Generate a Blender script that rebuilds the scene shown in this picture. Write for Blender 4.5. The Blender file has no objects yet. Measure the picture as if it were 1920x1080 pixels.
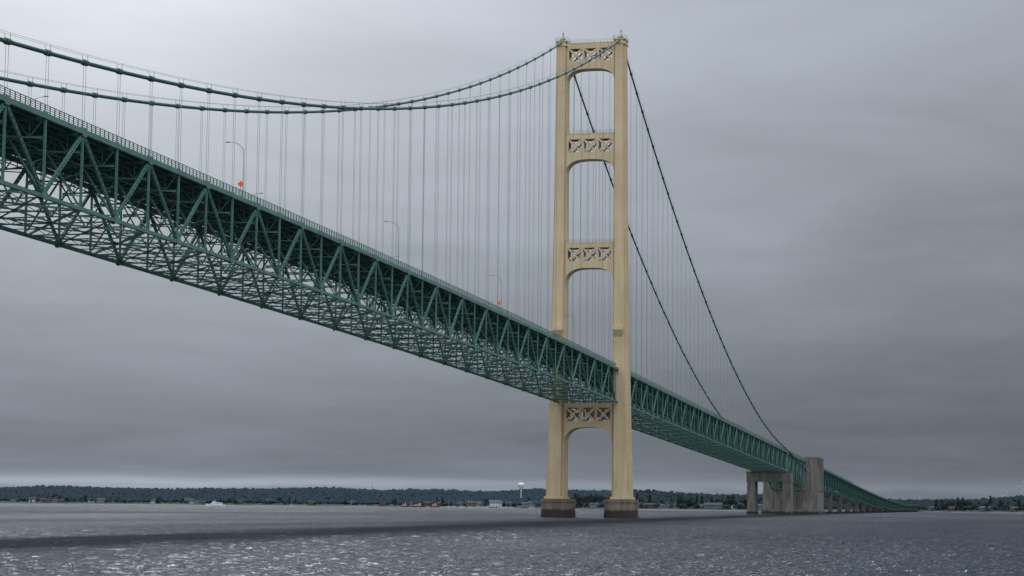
import bpy, math, random
import numpy as np
from mathutils import Vector, Matrix
random.seed(7); rng=np.random.default_rng(7)
scene=bpy.context.scene; COL=scene.collection
scene.view_settings.view_transform='Standard'; scene.view_settings.look='None'; scene.view_settings.exposure=0

# ------------------------------------------------------------------ camera
CX,CD,CZ=140.2007,695.5823,4.0284
PSI,PIT,ROL,F=0.23736,0.10529,0.00934,3854.05
Fv=Vector((-math.sin(PSI)*math.cos(PIT),math.cos(PSI)*math.cos(PIT),math.sin(PIT)))
Rv=Vector((math.cos(PSI),math.sin(PSI),0)); Uv=Rv.cross(Fv)
R2=Rv*math.cos(ROL)+Uv*math.sin(ROL); U2=Uv*math.cos(ROL)-Rv*math.sin(ROL)
cam=bpy.data.cameras.new("camera"); co=bpy.data.objects.new("camera",cam); COL.objects.link(co)
m=Matrix((R2,U2,-Fv)).transposed().to_4x4(); m.translation=Vector((CX,-CD,CZ)); co.matrix_world=m
cam.sensor_width=36; cam.lens=F/1920*36; cam.clip_start=1; cam.clip_end=60000
scene.camera=co

def shore_pos(mrad,R):
    al=PSI-math.atan(mrad/1000.0)
    return CX-R*math.sin(al), -CD+R*math.cos(al)

# ------------------------------------------------------------------ materials
def newmat(name):
    m=bpy.data.materials.new(name); m.use_nodes=True
    nt=m.node_tree; b=nt.nodes["Principled BSDF"]; return m,nt,b
def noise_mat(name,c1,c2,scale=1.0,rough=.6,stretch=(1,1,1),bump=0.0,detail=5,spec=.3,metal=0,streak=0):
    m,nt,b=newmat(name); N=nt.nodes; L=nt.links
    tc=N.new("ShaderNodeTexCoord"); mp=N.new("ShaderNodeMapping"); mp.inputs["Scale"].default_value=stretch
    L.new(tc.outputs["Object"],mp.inputs["Vector"])
    nz=N.new("ShaderNodeTexNoise"); nz.inputs["Scale"].default_value=scale; nz.inputs["Detail"].default_value=detail; nz.inputs["Roughness"].default_value=.65
    L.new(mp.outputs[0],nz.inputs["Vector"])
    cr=N.new("ShaderNodeValToRGB"); cr.color_ramp.elements[0].position=.32; cr.color_ramp.elements[1].position=.68
    cr.color_ramp.elements[0].color=(*c1,1); cr.color_ramp.elements[1].color=(*c2,1)
    L.new(nz.outputs["Fac"],cr.inputs["Fac"]); L.new(cr.outputs["Color"],b.inputs["Base Color"])
    b.inputs["Roughness"].default_value=rough; b.inputs["Specular IOR Level"].default_value=spec; b.inputs["Metallic"].default_value=metal
    return m
GREEN=noise_mat("green_bridge_paint",(.064,.152,.122),(.112,.225,.184),.25,.5)
GREEN_D=noise_mat("weathered_green_bridge_paint",(.068,.158,.128),(.108,.212,.176),.3,.6,spec=.15)
CABLE=noise_mat("cable_green_paint",(.024,.075,.062),(.044,.108,.092),.4,.5)
ROPE=noise_mat("suspender_rope_paint",(.14,.17,.17),(.21,.24,.24),.05,.6)
ASPH=noise_mat("deck_grating",(.05,.065,.06),(.08,.10,.092),.5,.8)
STEELG=noise_mat("galvanised_steel",(.12,.13,.14),(.2,.21,.22),.6,.5)
ORANGE=noise_mat("orange_sign",(.75,.10,.02),(.85,.14,.03),2,.5)
RED=noise_mat("red_paint",(.16,.02,.018),(.22,.035,.028),1,.5)
WHITE=noise_mat("white_paint",(.6,.61,.62),(.75,.76,.77),.6,.5)
WHITE_D=noise_mat("weathered_white_paint",(.36,.38,.40),(.47,.49,.51),.4,.6)
GLASS=noise_mat("dark_glass",(.02,.025,.03),(.04,.045,.05),1,.15,spec=.5)

def tower_mat():
    m,nt,b=newmat("ivory_tower_paint"); N=nt.nodes; L=nt.links
    g=N.new("ShaderNodeNewGeometry"); sep=N.new("ShaderNodeSeparateXYZ"); L.new(g.outputs["Position"],sep.inputs[0])
    mp=N.new("ShaderNodeMapping"); mp.inputs["Scale"].default_value=(.9,.9,.05); L.new(g.outputs["Position"],mp.inputs["Vector"])
    nz=N.new("ShaderNodeTexNoise"); nz.inputs["Scale"].default_value=1.0; nz.inputs["Detail"].default_value=6; L.new(mp.outputs[0],nz.inputs["Vector"])
    n2=N.new("ShaderNodeTexNoise"); n2.inputs["Scale"].default_value=.12; n2.inputs["Detail"].default_value=5; L.new(g.outputs["Position"],n2.inputs["Vector"])
    cr=N.new("ShaderNodeValToRGB"); e=cr.color_ramp.elements
    e[0].position=.3; e[0].color=(.46,.345,.192,1); e[1].position=.66; e[1].color=(.635,.49,.295,1)
    mx=N.new("ShaderNodeMath"); mx.operation='ADD'; L.new(nz.outputs["Fac"],mx.inputs[0]); L.new(n2.outputs["Fac"],mx.inputs[1])
    hf=N.new("ShaderNodeMath"); hf.operation='MULTIPLY'; hf.inputs[1].default_value=.5; L.new(mx.outputs[0],hf.inputs[0]); L.new(hf.outputs[0],cr.inputs["Fac"])
    dv=N.new("ShaderNodeMath"); dv.operation='DIVIDE'; dv.inputs[1].default_value=7.6; L.new(sep.outputs["Z"],dv.inputs[0])
    fr=N.new("ShaderNodeMath"); fr.operation='FRACT'; L.new(dv.outputs[0],fr.inputs[0])
    lt=N.new("ShaderNodeMath"); lt.operation='LESS_THAN'; lt.inputs[1].default_value=.03; L.new(fr.outputs[0],lt.inputs[0])
    sc=N.new("ShaderNodeMath"); sc.operation='MULTIPLY'; sc.inputs[1].default_value=.14; L.new(lt.outputs[0],sc.inputs[0])
    mix=N.new("ShaderNodeMix"); mix.data_type='RGBA'; L.new(sc.outputs[0],mix.inputs["Factor"]); L.new(cr.outputs["Color"],mix.inputs["A"]); mix.inputs["B"].default_value=(.33,.24,.12,1)
    L.new(mix.outputs["Result"],b.inputs["Base Color"]); b.inputs["Roughness"].default_value=.55; b.inputs["Specular IOR Level"].default_value=.3
    return m
IVORY=tower_mat()
def conc_mat(name,c1,c2,zr,cr_):
    m,nt,b=newmat(name); N=nt.nodes; L=nt.links
    g=N.new("ShaderNodeNewGeometry"); sep=N.new("ShaderNodeSeparateXYZ"); L.new(g.outputs["Position"],sep.inputs[0])
    mp=N.new("ShaderNodeMapping"); mp.inputs["Scale"].default_value=(.6,.6,.12); L.new(g.outputs["Position"],mp.inputs["Vector"])
    nz=N.new("ShaderNodeTexNoise"); nz.inputs["Scale"].default_value=.5; nz.inputs["Detail"].default_value=8; nz.inputs["Roughness"].default_value=.7; L.new(mp.outputs[0],nz.inputs["Vector"])
    cr=N.new("ShaderNodeValToRGB"); e=cr.color_ramp.elements; e[0].position=.36; e[1].position=.62; e[0].color=(*c1,1); e[1].color=(*c2,1); L.new(nz.outputs["Fac"],cr.inputs["Fac"])
    ad=N.new("ShaderNodeMath"); ad.operation='MULTIPLY_ADD'; ad.inputs[1].default_value=2.0; L.new(nz.outputs["Fac"],ad.inputs[0]); L.new(sep.outputs["Z"],ad.inputs[2])
    mr=N.new("ShaderNodeMapRange"); mr.inputs["From Min"].default_value=zr+.7; mr.inputs["From Max"].default_value=zr+1.5; L.new(ad.outputs[0],mr.inputs["Value"])
    mix=N.new("ShaderNodeMix"); mix.data_type='RGBA'; L.new(mr.outputs[0],mix.inputs["Factor"]); mix.inputs["A"].default_value=(*cr_,1); L.new(cr.outputs["Color"],mix.inputs["B"])
    L.new(mix.outputs["Result"],b.inputs["Base Color"]); b.inputs["Roughness"].default_value=.85
    return m
PIERM=conc_mat("weathered_pier_concrete",(.095,.072,.050),(.22,.178,.125),2.7,(.033,.023,.017))
CONC=conc_mat("weathered_brown_concrete",(.085,.076,.064),(.205,.187,.162),1.6,(.03,.027,.024))
CONC_D=conc_mat("dark_pier_concrete",(.05,.046,.042),(.115,.106,.095),1.4,(.022,.021,.02))

# ------------------------------------------------------------------ mesh builder
class MB:
    def __init__(s): s.v=[]; s.f=[]; s.mi=[]
    def quad8(s,P,mi=0):
        b=len(s.v); s.v.extend([tuple(p) for p in P])
        for q in ((0,3,2,1),(4,5,6,7),(0,1,5,4),(1,2,6,5),(2,3,7,6),(3,0,4,7)):
            s.f.append(tuple(b+i for i in q)); s.mi.append(mi)
    def box(s,x0,x1,y0,y1,z0,z1,mi=0):
        s.quad8([(x0,y0,z0),(x1,y0,z0),(x1,y1,z0),(x0,y1,z0),(x0,y0,z1),(x1,y0,z1),(x1,y1,z1),(x0,y1,z1)],mi)
    def beam(s,p,q,w,h,up=(0,0,1),mi=0):
        px,py,pz=p; qx,qy,qz=q
        dx,dy,dz=qx-px,qy-py,qz-pz; l=math.sqrt(dx*dx+dy*dy+dz*dz)
        if l<1e-6:return
        dx/=l;dy/=l;dz/=l
        ux,uy,uz=up; d=ux*dx+uy*dy+uz*dz
        if abs(d)>.98: ux,uy,uz=(0,1,0) if abs(dy)<.9 else (1,0,0); d=ux*dx+uy*dy+uz*dz
        ux-=d*dx;uy-=d*dy;uz-=d*dz; k=math.sqrt(ux*ux+uy*uy+uz*uz); ux/=k;uy/=k;uz/=k
        sx,sy,sz=dy*uz-dz*uy,dz*ux-dx*uz,dx*uy-dy*ux
        w/=2;h/=2
        P=[]
        for (ex,ey,ez) in (p,q):
            for a,b_ in ((-w,-h),(w,-h),(w,h),(-w,h)):
                P.append((ex+sx*a+ux*b_,ey+sy*a+uy*b_,ez+sz*a+uz*b_))
        s.quad8(P,mi)
    def tube(s,pts,r,n=8,mi=0,cap=True):
        pts=[Vector(p) for p in pts]; base=len(s.v); m=len(pts)
        for i,p in enumerate(pts):
            t=(pts[min(i+1,m-1)]-pts[max(i-1,0)]).normalized()
            up=Vector((0,0,1)) if abs(t.z)<.95 else Vector((0,1,0))
            a=t.cross(up).normalized(); b=a.cross(t)
            rr=r[i] if isinstance(r,(list,tuple)) else r
            for k in range(n):
                an=2*math.pi*k/n; s.v.append(tuple(p+a*math.cos(an)*rr+b*math.sin(an)*rr))
        for i in range(m-1):
            for k in range(n):
                k2=(k+1)%n
                s.f.append((base+i*n+k,base+i*n+k2,base+(i+1)*n+k2,base+(i+1)*n+k)); s.mi.append(mi)
        if cap:
            s.f.append(tuple(base+k for k in range(n))[::-1]); s.mi.append(mi)
            s.f.append(tuple(base+(m-1)*n+k for k in range(n))); s.mi.append(mi)
    def loft(s,rings,mi=0):
        n=len(rings[0]); b=len(s.v)
        for r in rings: s.v.extend([tuple(p) for p in r])
        for i in range(len(rings)-1):
            for k in range(n):
                k2=(k+1)%n; s.f.append((b+i*n+k,b+i*n+k2,b+(i+1)*n+k2,b+(i+1)*n+k)); s.mi.append(mi)
        s.f.append(tuple(b+k for k in range(n))[::-1]); s.mi.append(mi)
        s.f.append(tuple(b+(len(rings)-1)*n+k for k in range(n))); s.mi.append(mi)
    def mesh(s,name,mats,smooth=False):
        me=bpy.data.meshes.new(name); me.from_pydata(s.v,[],s.f); 
        for m in (mats if isinstance(mats,list) else [mats]): me.materials.append(m)
        if any(s.mi): me.polygons.foreach_set("material_index",s.mi)
        if smooth: me.polygons.foreach_set("use_smooth",[True]*len(s.f))
        me.update(); return me
    def obj(s,name,mats,parent=None,smooth=False,loc=None):
        o=bpy.data.objects.new(name,s.mesh(name,mats,smooth)); COL.objects.link(o)
        if loc: o.location=loc
        if parent: o.parent=parent
        return o
def empty(name,loc,label,cat,group=None):
    o=bpy.data.objects.new(name,None); COL.objects.link(o); o.location=loc; o["label"]=label; o["category"]=cat
    if group:o["group"]=group
    return o
def tag(o,label,cat,group=None):
    o["label"]=label;o["category"]=cat
    if group:o["group"]=group
    return o

# ------------------------------------------------------------------ bridge geometry functions
H=10.36; P=11.89; SP=(549-8.3)/46
def T(y):
    if y<0: return 58.2-7.1*((y+579)/579)**2
    if y<1150: return 51.1-.0243*y
    z=51.1-.0243*1150
    return max(8.5,z-.0243*(y-1150)+.0000085*(y-1150)**2)
DEPTH=11.7
def cab(y):
    if y<=0: return 59.87+106.7*((y+579)/579)**2
    if y<=549:
        t=y/549; return 166.6-127.6*t-4*25.3*t*(1-t)
    t=(y-549)/(675-549); return 39.0-11*t
bridge=empty("suspension_bridge",(0,0,0),"long green suspension bridge with ivory steel tower over open water","bridge")
main_nodes=[-579+P*n for n in range(-3,49)]
side_nodes=[8.3+SP*n for n in range(0,47)]

def laced(mb,p,q,w,t,near):
    p=Vector(p);q=Vector(q); d=(q-p); L=d.length; d/=L; s=Vector((1,0,0)).cross(d)
    o=s*(w/2-.065)
    mb.beam(p+o,q+o,t,.13,up=tuple(s)); mb.beam(p-o,q-o,t,.13,up=tuple(s))
    n=max(3,int(L/(1.0 if near else 1.6)))
    for i in range(n+1):
        c=p+d*(L*i/n)
        mb.beam(c-s*(w/2-.13),c+s*(w/2-.13),t*.7,.36,up=tuple(d))

def truss_side(x,nodes,parity,name,ext0=None,ext1=None,depth=lambda y:DEPTH,lac=True):
    mb=MB(); 
    ys=list(nodes)
    if ext0 is not None: ys=[ext0]+ys; parity=1-parity
    if ext1 is not None: ys=ys+[ext1]
    for i in range(len(ys)-1):
        a,b=ys[i],ys[i+1]; za,zb=T(a),T(b); da,db=depth(a),depth(b)
        mb.beam((x,a,za-.42),(x,b+.02,zb-.42),.62,.78)
        mb.beam((x,a,za-da),(x,b+.02,zb-db),.56,.55)
        top_a=(i%2==parity)
        pa=(x,a,za-.8) if top_a else (x,a,za-da+.3)
        pb=(x,b,zb-db+.3) if top_a else (x,b,zb-.8)
        if b-a>6:
            if lac: laced(mb,pa,pb,.56,.36,a<-150)
            else: mb.beam(pa,pb,.5,.6,up=(0,1,0))
    for i,a in enumerate(ys):
        za=T(a); da=depth(a)
        if lac: laced(mb,(x,a,za-.8),(x,a,za-da+.3),.36,.3,a<-150)
        else: mb.beam((x,a,za-.9),(x,a,za-da+.4),.4,.42)
        zt=(za-.55) if i%2==parity else (za-da+.1)
        for sx in (-.34,.34):
            hh=.62
            mb.quad8([(x+sx-.02,a-1.0,zt-hh*.35),(x+sx+.02,a-1.0,zt-hh*.35),(x+sx+.02,a-.5,zt-hh),(x+sx-.02,a-.5,zt-hh),(x+sx-.02,a-1.0,zt+hh*.35),(x+sx+.02,a-1.0,zt+hh*.35),(x+sx+.02,a-.5,zt+hh),(x+sx-.02,a-.5,zt+hh)])
            mb.box(x+sx-.022,x+sx+.022,a-.5,a+.5,zt-hh,zt+hh)
            mb.quad8([(x+sx-.02,a+.5,zt-hh),(x+sx+.02,a+.5,zt-hh),(x+sx+.02,a+1.0,zt-hh*.35),(x+sx-.02,a+1.0,zt-hh*.35),(x+sx-.02,a+.5,zt+hh),(x+sx+.02,a+.5,zt+hh),(x+sx+.02,a+1.0,zt+hh*.35),(x+sx-.02,a+1.0,zt+hh*.35)])
    return mb.obj(name,GREEN,bridge)
for x in (H,-H):
    truss_side(x,main_nodes,0,"stiffening_truss",ext1=-4.0)
    truss_side(x,side_nodes,0,"side_span_truss",ext0=4.0)

def floor_truss(y,x1=H-.4,dd=3.3):
    mb=MB(); z=T(y)
    mb.beam((-x1,y,z-.7),(x1,y,z-.7),.32,.4)
    mb.beam((-x1,y,z-dd),(x1,y,z-dd),.24,.24)
    n=10
    for i in range(n):
        xa=-x1+2*x1*i/n; xb=-x1+2*x1*(i+1)/n
        za,zb=(z-.9,z-dd) if i%2==0 else (z-dd,z-.9)
        mb.beam((xa,y,za),(xb,y,zb),.15,.17,up=(0,1,0))
        if i: mb.beam((xa,y,z-.9),(xa,y,z-dd),.11,.11)
    return mb
for y in main_nodes[6:]:
    floor_truss(y).obj("floor_truss",GREEN_D,bridge)
for y in side_nodes:
    floor_truss(y).obj("floor_truss",GREEN_D,bridge)
def laterals(nodes,name,parity):
    mb=MB()
    def shallow(y,hh,w):
        z=T(y)-DEPTH; x1=H-.3
        mb.beam((-x1,y,z-.15),(x1,y,z-.15),w,w*.9); mb.beam((-x1,y,z-.15+hh),(x1,y,z-.15+hh),w*.8,w*.8)
        n=12
        for k in range(n):
            xa=-x1+2*x1*k/n; xb=-x1+2*x1*(k+1)/n
            za,zb=(z-.15+hh,z-.15) if k%2 else (z-.15,z-.15+hh)
            mb.beam((xa,y,za),(xb,y,zb),w*.45,w*.5,up=(0,1,0))
    for i,y in enumerate(nodes):
        z=T(y)-DEPTH; x1=H-.35
        shallow(y,1.0,.22)
        for s in (-1,1):
            mb.beam((s*x1,y,z+.6),(s*4.8,y,T(y)-3.3),.24,.26,up=(0,1,0))
            mb.beam((0,y,z+.85),(s*4.8,y,T(y)-3.3),.19,.21,up=(0,1,0))
            mb.beam((s*x1,y,(z+T(y))/2-.6),(s*7.4,y,(z+T(y)-3.3)/2+.3),.1,.12,up=(0,1,0))
        if i+1<len(nodes):
            y2=nodes[i+1]; z2=T(y2)-DEPTH; ym=(y+y2)/2; zm=(z+z2)/2
            for s in (-1,1):
                if i%2==parity:
                    mb.beam((s*x1,y,z-.12),(0,y2,z2-.12),.32,.26)
                    mb.beam((0,y,z+.2),(s*x1,y2,z2+.2),.22,.18)
                else:
                    mb.beam((0,y,z-.12),(s*x1,y2,z2-.12),.32,.26)
                    mb.beam((s*x1,y,z+.2),(0,y2,z2+.2),.22,.18)
                mb.beam((s*x1*.5,ym,zm),(s*x1,ym,zm),.13,.13)
                mb.beam((s*x1*.5,y,z+.02),(s*x1*.5,y2,z2+.02),.15,.15)
                mb.beam((s*5,y,T(y)-3.3),(s*5,y2,T(y2)-3.3),.14,.14)
            mb.beam((0,y,z+.05),(0,y2,z2+.05),.2,.2)
            mb.beam((-x1,y,T(y)-3.5),(x1,y2,T(y2)-3.5),.15,.14); mb.beam((x1,y,T(y)-3.75),(-x1,y2,T(y2)-3.75),.15,.14)
    return mb.obj(name,GREEN_D,bridge)
laterals(main_nodes,"lateral_bracing",0); laterals(side_nodes,"lateral_bracing",0)

def strip(nodes,x0,x1,zo0,zo1,mb=None,step=None):
    mb=mb or MB()
    for a,b in zip(nodes[:-1],nodes[1:]):
        za,zb=T(a),T(b)
        mb.quad8([(x0,a,za+zo0),(x1,a,za+zo0),(x1,b,zb+zo0),(x0,b,zb+zo0),(x0,a,za+zo1),(x1,a,za+zo1),(x1,b,zb+zo1),(x0,b,zb+zo1)])
    return mb
allys=list(np.arange(-612,2460,12.0))
strip(allys,-9.2,9.2,-.12,.22).obj("road_deck",ASPH,bridge)
mb=MB()
for xs in (-8,-6,-4,-2,0,2,4,6,8): strip(allys,xs-.12,xs+.12,-.6,-.13,mb)
mb.obj("deck_stringer",GREEN_D,bridge)["kind"]="stuff"
for s in (1,-1):
    mb=MB(); X=9.6*s
    strip(allys,min(X-.35,X+.2),max(X-.35,X+.2),.0,.26,mb)
    for zo,h in ((.62,.05),(.92,.05),(1.22,.05),(1.52,.10)):
        strip(allys,X-.05,X+.05,zo-h/2,zo+h/2,mb)
    y=-612
    while y<1100:
        z=T(y); mb.box(X-.07,X+.07,y-.06,y+.06,z+.25,z+1.5); y+=1.5 if y<0 else 3.0
    mb.obj("railing",GREEN_D,bridge)

# ------------------------------------------------------------------ cables
for s in (1,-1):
    X=s*H; mb=MB()
    ys=[y for y in np.arange(-620,0,6.0)]+[0]+list(np.arange(6,549,8.0))+[549,575,600,640,675]
    mb.tube([(X,y,cab(y)) for y in ys],.31,10)
    cb=mb.obj("main_cable",CABLE,bridge,smooth=True)
    mb=MB()
    for y in main_nodes+side_nodes[:-1]:
        d=Vector((0,1,(cab(y+.3)-cab(y-.3))/.6)).normalized(); c=Vector((X,y,cab(y)))
        mb.tube([c-d*.6,c+d*.6],.46,10)
    mb.obj("cable_band",CABLE,cb)["kind"]="stuff"
    mb=MB()
    for sx in (-.42,.42):
        for zo in (1.15,):
            pts=[(X+sx,y,cab(y)+zo) for y in ys if y<=549]; mb.tube(pts,.022,4)
    for y in main_nodes+side_nodes[:-1]:
        for sx in (-.42,.42): mb.beam((X+sx,y,cab(y)+.2),(X+sx,y,cab(y)+1.15),.045,.045)
    mb.obj("hand_rope",CABLE,cb)
sus=[]
for s in (1,-1):
    for y in main_nodes[:-1]+side_nodes[1:-1]:
        if cab(y)-T(y)>1.2:
            dist=math.hypot(y+CD,CX-s*H); vis=y>-460
            sus.append(((cab(y)-T(y))/dist*(1 if vis else .0001),s,y))
sus.sort(reverse=True)
def sus_geo(mb,s,y):
    X=s*H
    for dy in (-.40,.40):
        mb.tube([(X,y+dy,T(y)-.1),(X,y+dy,cab(y))],.030,5,cap=False)
    mb.box(X-.12,X+.12,y-.55,y+.55,T(y)-.05,T(y)+.25)
for k,(w,s,y) in enumerate(sus[:99]):
    mb=MB(); sus_geo(mb,s,y); mb.obj("suspender",ROPE,bridge)
mb=MB()
for (w,s,y) in sus[99:]: sus_geo(mb,s,y)
mb.obj("suspender",ROPE,bridge)["kind"]="stuff"

# ------------------------------------------------------------------ tower
LV=[(6.4,6.3,10.0),(20,5.9,9.3),(40,5.4,8.6),(65,4.95,7.9),(100,4.4,7.0),(135,4.1,6.4),(166.0,3.9,6.0)]
def leg_ring(z,wx,wy,s):
    xi=8.35; nx=.14*wx; ny=.16*wy; h=wy/2
    pts=[(xi+nx,-h),(xi+wx-nx,-h),(xi+wx-nx,-h+ny),(xi+wx,-h+ny),(xi+wx,h-ny),(xi+wx-nx,h-ny),(xi+wx-nx,h),(xi+nx,h),(xi+nx,h-ny),(xi,h-ny),(xi,-h+ny),(xi+nx,-h+ny)]
    if s<0: pts=[(-a,b) for a,b in pts][::-1]
    return [(a,b,z) for a,b in pts]
def interp(z):
    zs=[l[0] for l in LV]; return np.interp(z,zs,[l[1] for l in LV]),np.interp(z,zs,[l[2] for l in LV])
for s in (1,-1):
    mb=MB(); mb.loft([leg_ring(*l,s) for l in LV])
    def band(z0,z1,g):
        wx,wy=interp((z0+z1)/2); xi=8.35
        x0,x1=xi-g,xi+wx+g
        if s<0:x0,x1=-x1,-x0
        mb.box(x0,x1,-wy/2-g,wy/2+g,z0,z1)
    band(6.41,7.2,.25); band(164.4,165.2,.2); band(166.0,166.4,.25)
    wx,wy=interp(64)
    xa,xb=(8.7,8.7+3.6); 
    if s<0: xa,xb=-xb,-xa
    mb.quad8([(xa+.6,-wy/2,61.8),(xb-.6,-wy/2,61.8),(xb-.6,-wy/2+.3,61.8),(xa+.6,-wy/2+.3,61.8),(xa,-wy/2-1.5,64.2),(xb,-wy/2-1.5,64.2),(xb,-wy/2+.3,64.2),(xa,-wy/2+.3,64.2)])
    mb.box(xa,xb,-wy/2-1.5,-wy/2+.3,64.21,65.4)
    leg=mb.obj("tower_leg",IVORY,bridge)
    mb=MB(); xc=s*H
    prof=[(-2.4,166.5),(-2.4,166.9),(-1.4,167.5),(-.7,167.8),(.7,167.8),(1.4,167.5),(2.4,166.9),(2.4,166.5)]
    mb.loft([[(xc-.6,a,b) for a,b in prof],[(xc+.6,a,b) for a,b in prof]])
    mb.box(xc-1.4,xc+1.4,-2.2,2.2,166.41,166.7)
    mb.obj("saddle_housing",STEELG,leg)
    mb=MB()
    mb.tube([(xc,0,167.8),(xc,0,169.3)],.08,6); mb.tube([(xc,0,169.3),(xc,0,169.75)],.2,8,mi=1); mb.tube([(xc,0,169.75),(xc,0,170.6)],[.07,.04],6)
    for a in range(4):
        an=a*math.pi/2; mb.beam((xc+.4*math.cos(an),.4*math.sin(an),167.8),(xc+.4*math.cos(an),.4*math.sin(an),169.7),.05,.05)
    mb.obj("warning_beacon",[STEELG,RED],leg)
    mb=MB()
    wx,wy=interp(166); x0,x1=(8.2,8.5+wx) if s>0 else (-8.5-wx,-8.2)
    for zz in (167.0,167.5):
        for (p,q) in (((x0,-3.1),(x1,-3.1)),((x1,-3.1),(x1,3.1)),((x1,3.1),(x0,3.1)),((x0,3.1),(x0,-3.1))): mb.beam((*p,zz),(*q,zz),.05,.05)
    for k in range(7):
        for yy in (-3.1,3.1): mb.beam((x0+(x1-x0)*k/6,yy,166.4),(x0+(x1-x0)*k/6,yy,167.5),.05,.05)
    mb.obj("top_handrail",STEELG,leg)

def strut(ztop,x_top,x_bot,crown,arch_h):
    mb=MB(); wy=interp(ztop)[1]*.36; hw=8.4
    for yc in (-wy,wy):
        y0,y1=yc-.18,yc+.18
        mb.box(-hw,hw,y0,y1,x_top,ztop-.0)
        n=40; top=x_bot
        def az(x):
            t=min(1,abs(x)/hw); 
            return crown-arch_h*(1-(1-t**3.2)**(1/1.9))
        xs=[hw*math.sin(math.pi/2*(2*i/n-1)) for i in range(n+1)]
        for a,b in zip(xs[:-1],xs[1:]):
            mb.quad8([(a,y0,az(a)),(b,y0,az(b)),(b,y1,az(b)),(a,y1,az(a)),(a,y0,top),(b,y0,top),(b,y1,top),(a,y1,top)])
        w=4.6; gap=(2*hw-3*w)/4
        x=-hw
        for k in range(3):
            mb.box(x,x+gap,y0,y1,x_bot,x_top)
            xa=x+gap; xb=xa+w; xm=(xa+xb)/2; zm=(x_bot+x_top)/2
            mb.beam((xa,yc,x_bot+.1),(xb,yc,x_top-.1),.3,.52,up=(0,0,1)); mb.beam((xa,yc,x_top-.1),(xb,yc,x_bot+.1),.27,.52,up=(0,0,1))
            mb.tube([(xm,yc-.17,zm),(xm,yc+.17,zm)],.8,12)
            for dx in (-1,1):
                for dz in (-1,1):
                    mb.tube([(xm+dx*w*.29,yc-.16,zm+dz*(x_top-x_bot)*.29),(xm+dx*w*.29,yc+.16,zm+dz*(x_top-x_bot)*.29)],.5,8)
            x=xb
        mb.box(x,hw,y0,y1,x_bot,x_top)
    n=40
    xs=[hw*math.sin(math.pi/2*(2*i/n-1)) for i in range(n+1)]
    for a,b in zip(xs[:-1],xs[1:]):
        mb.quad8([(a,-wy-.25,az(a)-.12),(b,-wy-.25,az(b)-.12),(b,wy+.25,az(b)-.12),(a,wy+.25,az(a)-.12),(a,-wy-.25,az(a)-.003),(b,-wy-.25,az(b)-.003),(b,wy+.25,az(b)-.003),(a,wy+.25,az(a)-.003)])
    mb.box(-hw,hw,-wy-.25,wy+.25,ztop+.002,ztop+.2)
    o=mb.obj("tower_strut",IVORY,bridge)
    mb=MB()
    for yy in (-wy-.2,wy+.2):
        for zz in (.8,1.3): mb.beam((-hw,yy,ztop+zz),(hw,yy,ztop+zz),.05,.05)
        for k in range(15): mb.beam((-hw+2*hw*k/14,yy,ztop+.2),(-hw+2*hw*k/14,yy,ztop+1.3),.06,.06)
    mb.obj("walkway_handrail",STEELG,o)
strut(165.3,163.4,159.0,156.3,3.9)
strut(133.0,131.2,126.6,124.2,4.2)
strut(94.6,93.0,88.4,86.1,4.4)
strut(38.9,37.6,33.0,31.0,5.0)
for s in (1,-1):
    mb=MB(); cx=s*11.0
    def ring(z,rx,ry,n=24,e=2.8):
        out=[]
        for k in range(n):
            a=2*math.pi*(k+.5)/n; c,sn=math.cos(a),math.sin(a)
            out.append((cx+rx*abs(c)**(2/e)*(1 if c>0 else -1),ry*abs(sn)**(2/e)*(1 if sn>0 else -1),z))
        return out
    mb.loft([ring(-3,5.75,6.6),ring(.6,5.75,6.6),ring(2.6,5.6,6.5),ring(5.2,5.55,6.4),ring(5.25,5.8,6.65),ring(6.4,5.8,6.65)])
    mb.obj("tower_pier",PIERM,bridge)

# ------------------------------------------------------------------ cable bent, anchorage and approach viaduct
mb=MB()
zb=T(549)-DEPTH-.9
for s in (1,-1):
    c=s*10.6
    mb.box(c-2.4,c+2.4,542,556,-2,zb-5.6)
    mb.box(c-2.65,c+2.65,541.7,556.3,-2,1.6)
mb.box(-13.3,13.3,541.8,556.2,zb-5.59,zb)
mb.box(-13.6,13.6,541.5,556.5,zb+.002,zb+.5)
mb.obj("bent_pier",CONC,bridge)
mb=MB()
for s in (1,-1):
    mb.beam((s*H,549,zb+.5),(s*H,549,cab(549)+.3),1.1,1.4,up=(0,1,0))
mb.beam((-H,549,zb+1.2),(H,549,zb+1.2),.8,.8); mb.beam((-H,549,zb+1.5),(H,549,T(549)-1),.4,.4,up=(0,1,0)); mb.beam((H,549.3,zb+1.5),(-H,549.3,T(549)-1),.4,.4,up=(0,1,0))
mb.obj("cable_bent",GREEN,bridge)
bn=list(np.linspace(553,668,11))
def hd(y): return DEPTH+7.5*((y-553)/115)**1.6 if y<640 else DEPTH+7.5
for x in (H*.93,-H*.93): truss_side(x,bn,0,"back_span_truss",depth=hd,lac=False)
for y in bn: floor_truss(y,9.3).obj("floor_truss",GREEN_D,bridge)
mb=MB()
for y,y2 in zip(bn[:-1],bn[1:]):
    for a,b in ((-9.3,9.3),(9.3,-9.3)): mb.beam((a,y,T(y)-hd(y)+(.1 if a<0 else .5)),(b,y2,T(y2)-hd(y2)+(.1 if a<0 else .5)),.35,.3)
    for s in (-1,1): mb.beam((s*9.3,y,T(y)-hd(y)+.3),(-s*3,y,T(y)-4),.25,.25,up=(0,1,0))
mb.obj("lateral_bracing",GREEN_D,bridge)
mb=MB()
mb.box(-18.5,18.5,662,718,-3,3.0); mb.box(-17.8,17.8,666,714,3.0,15.0)
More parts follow.
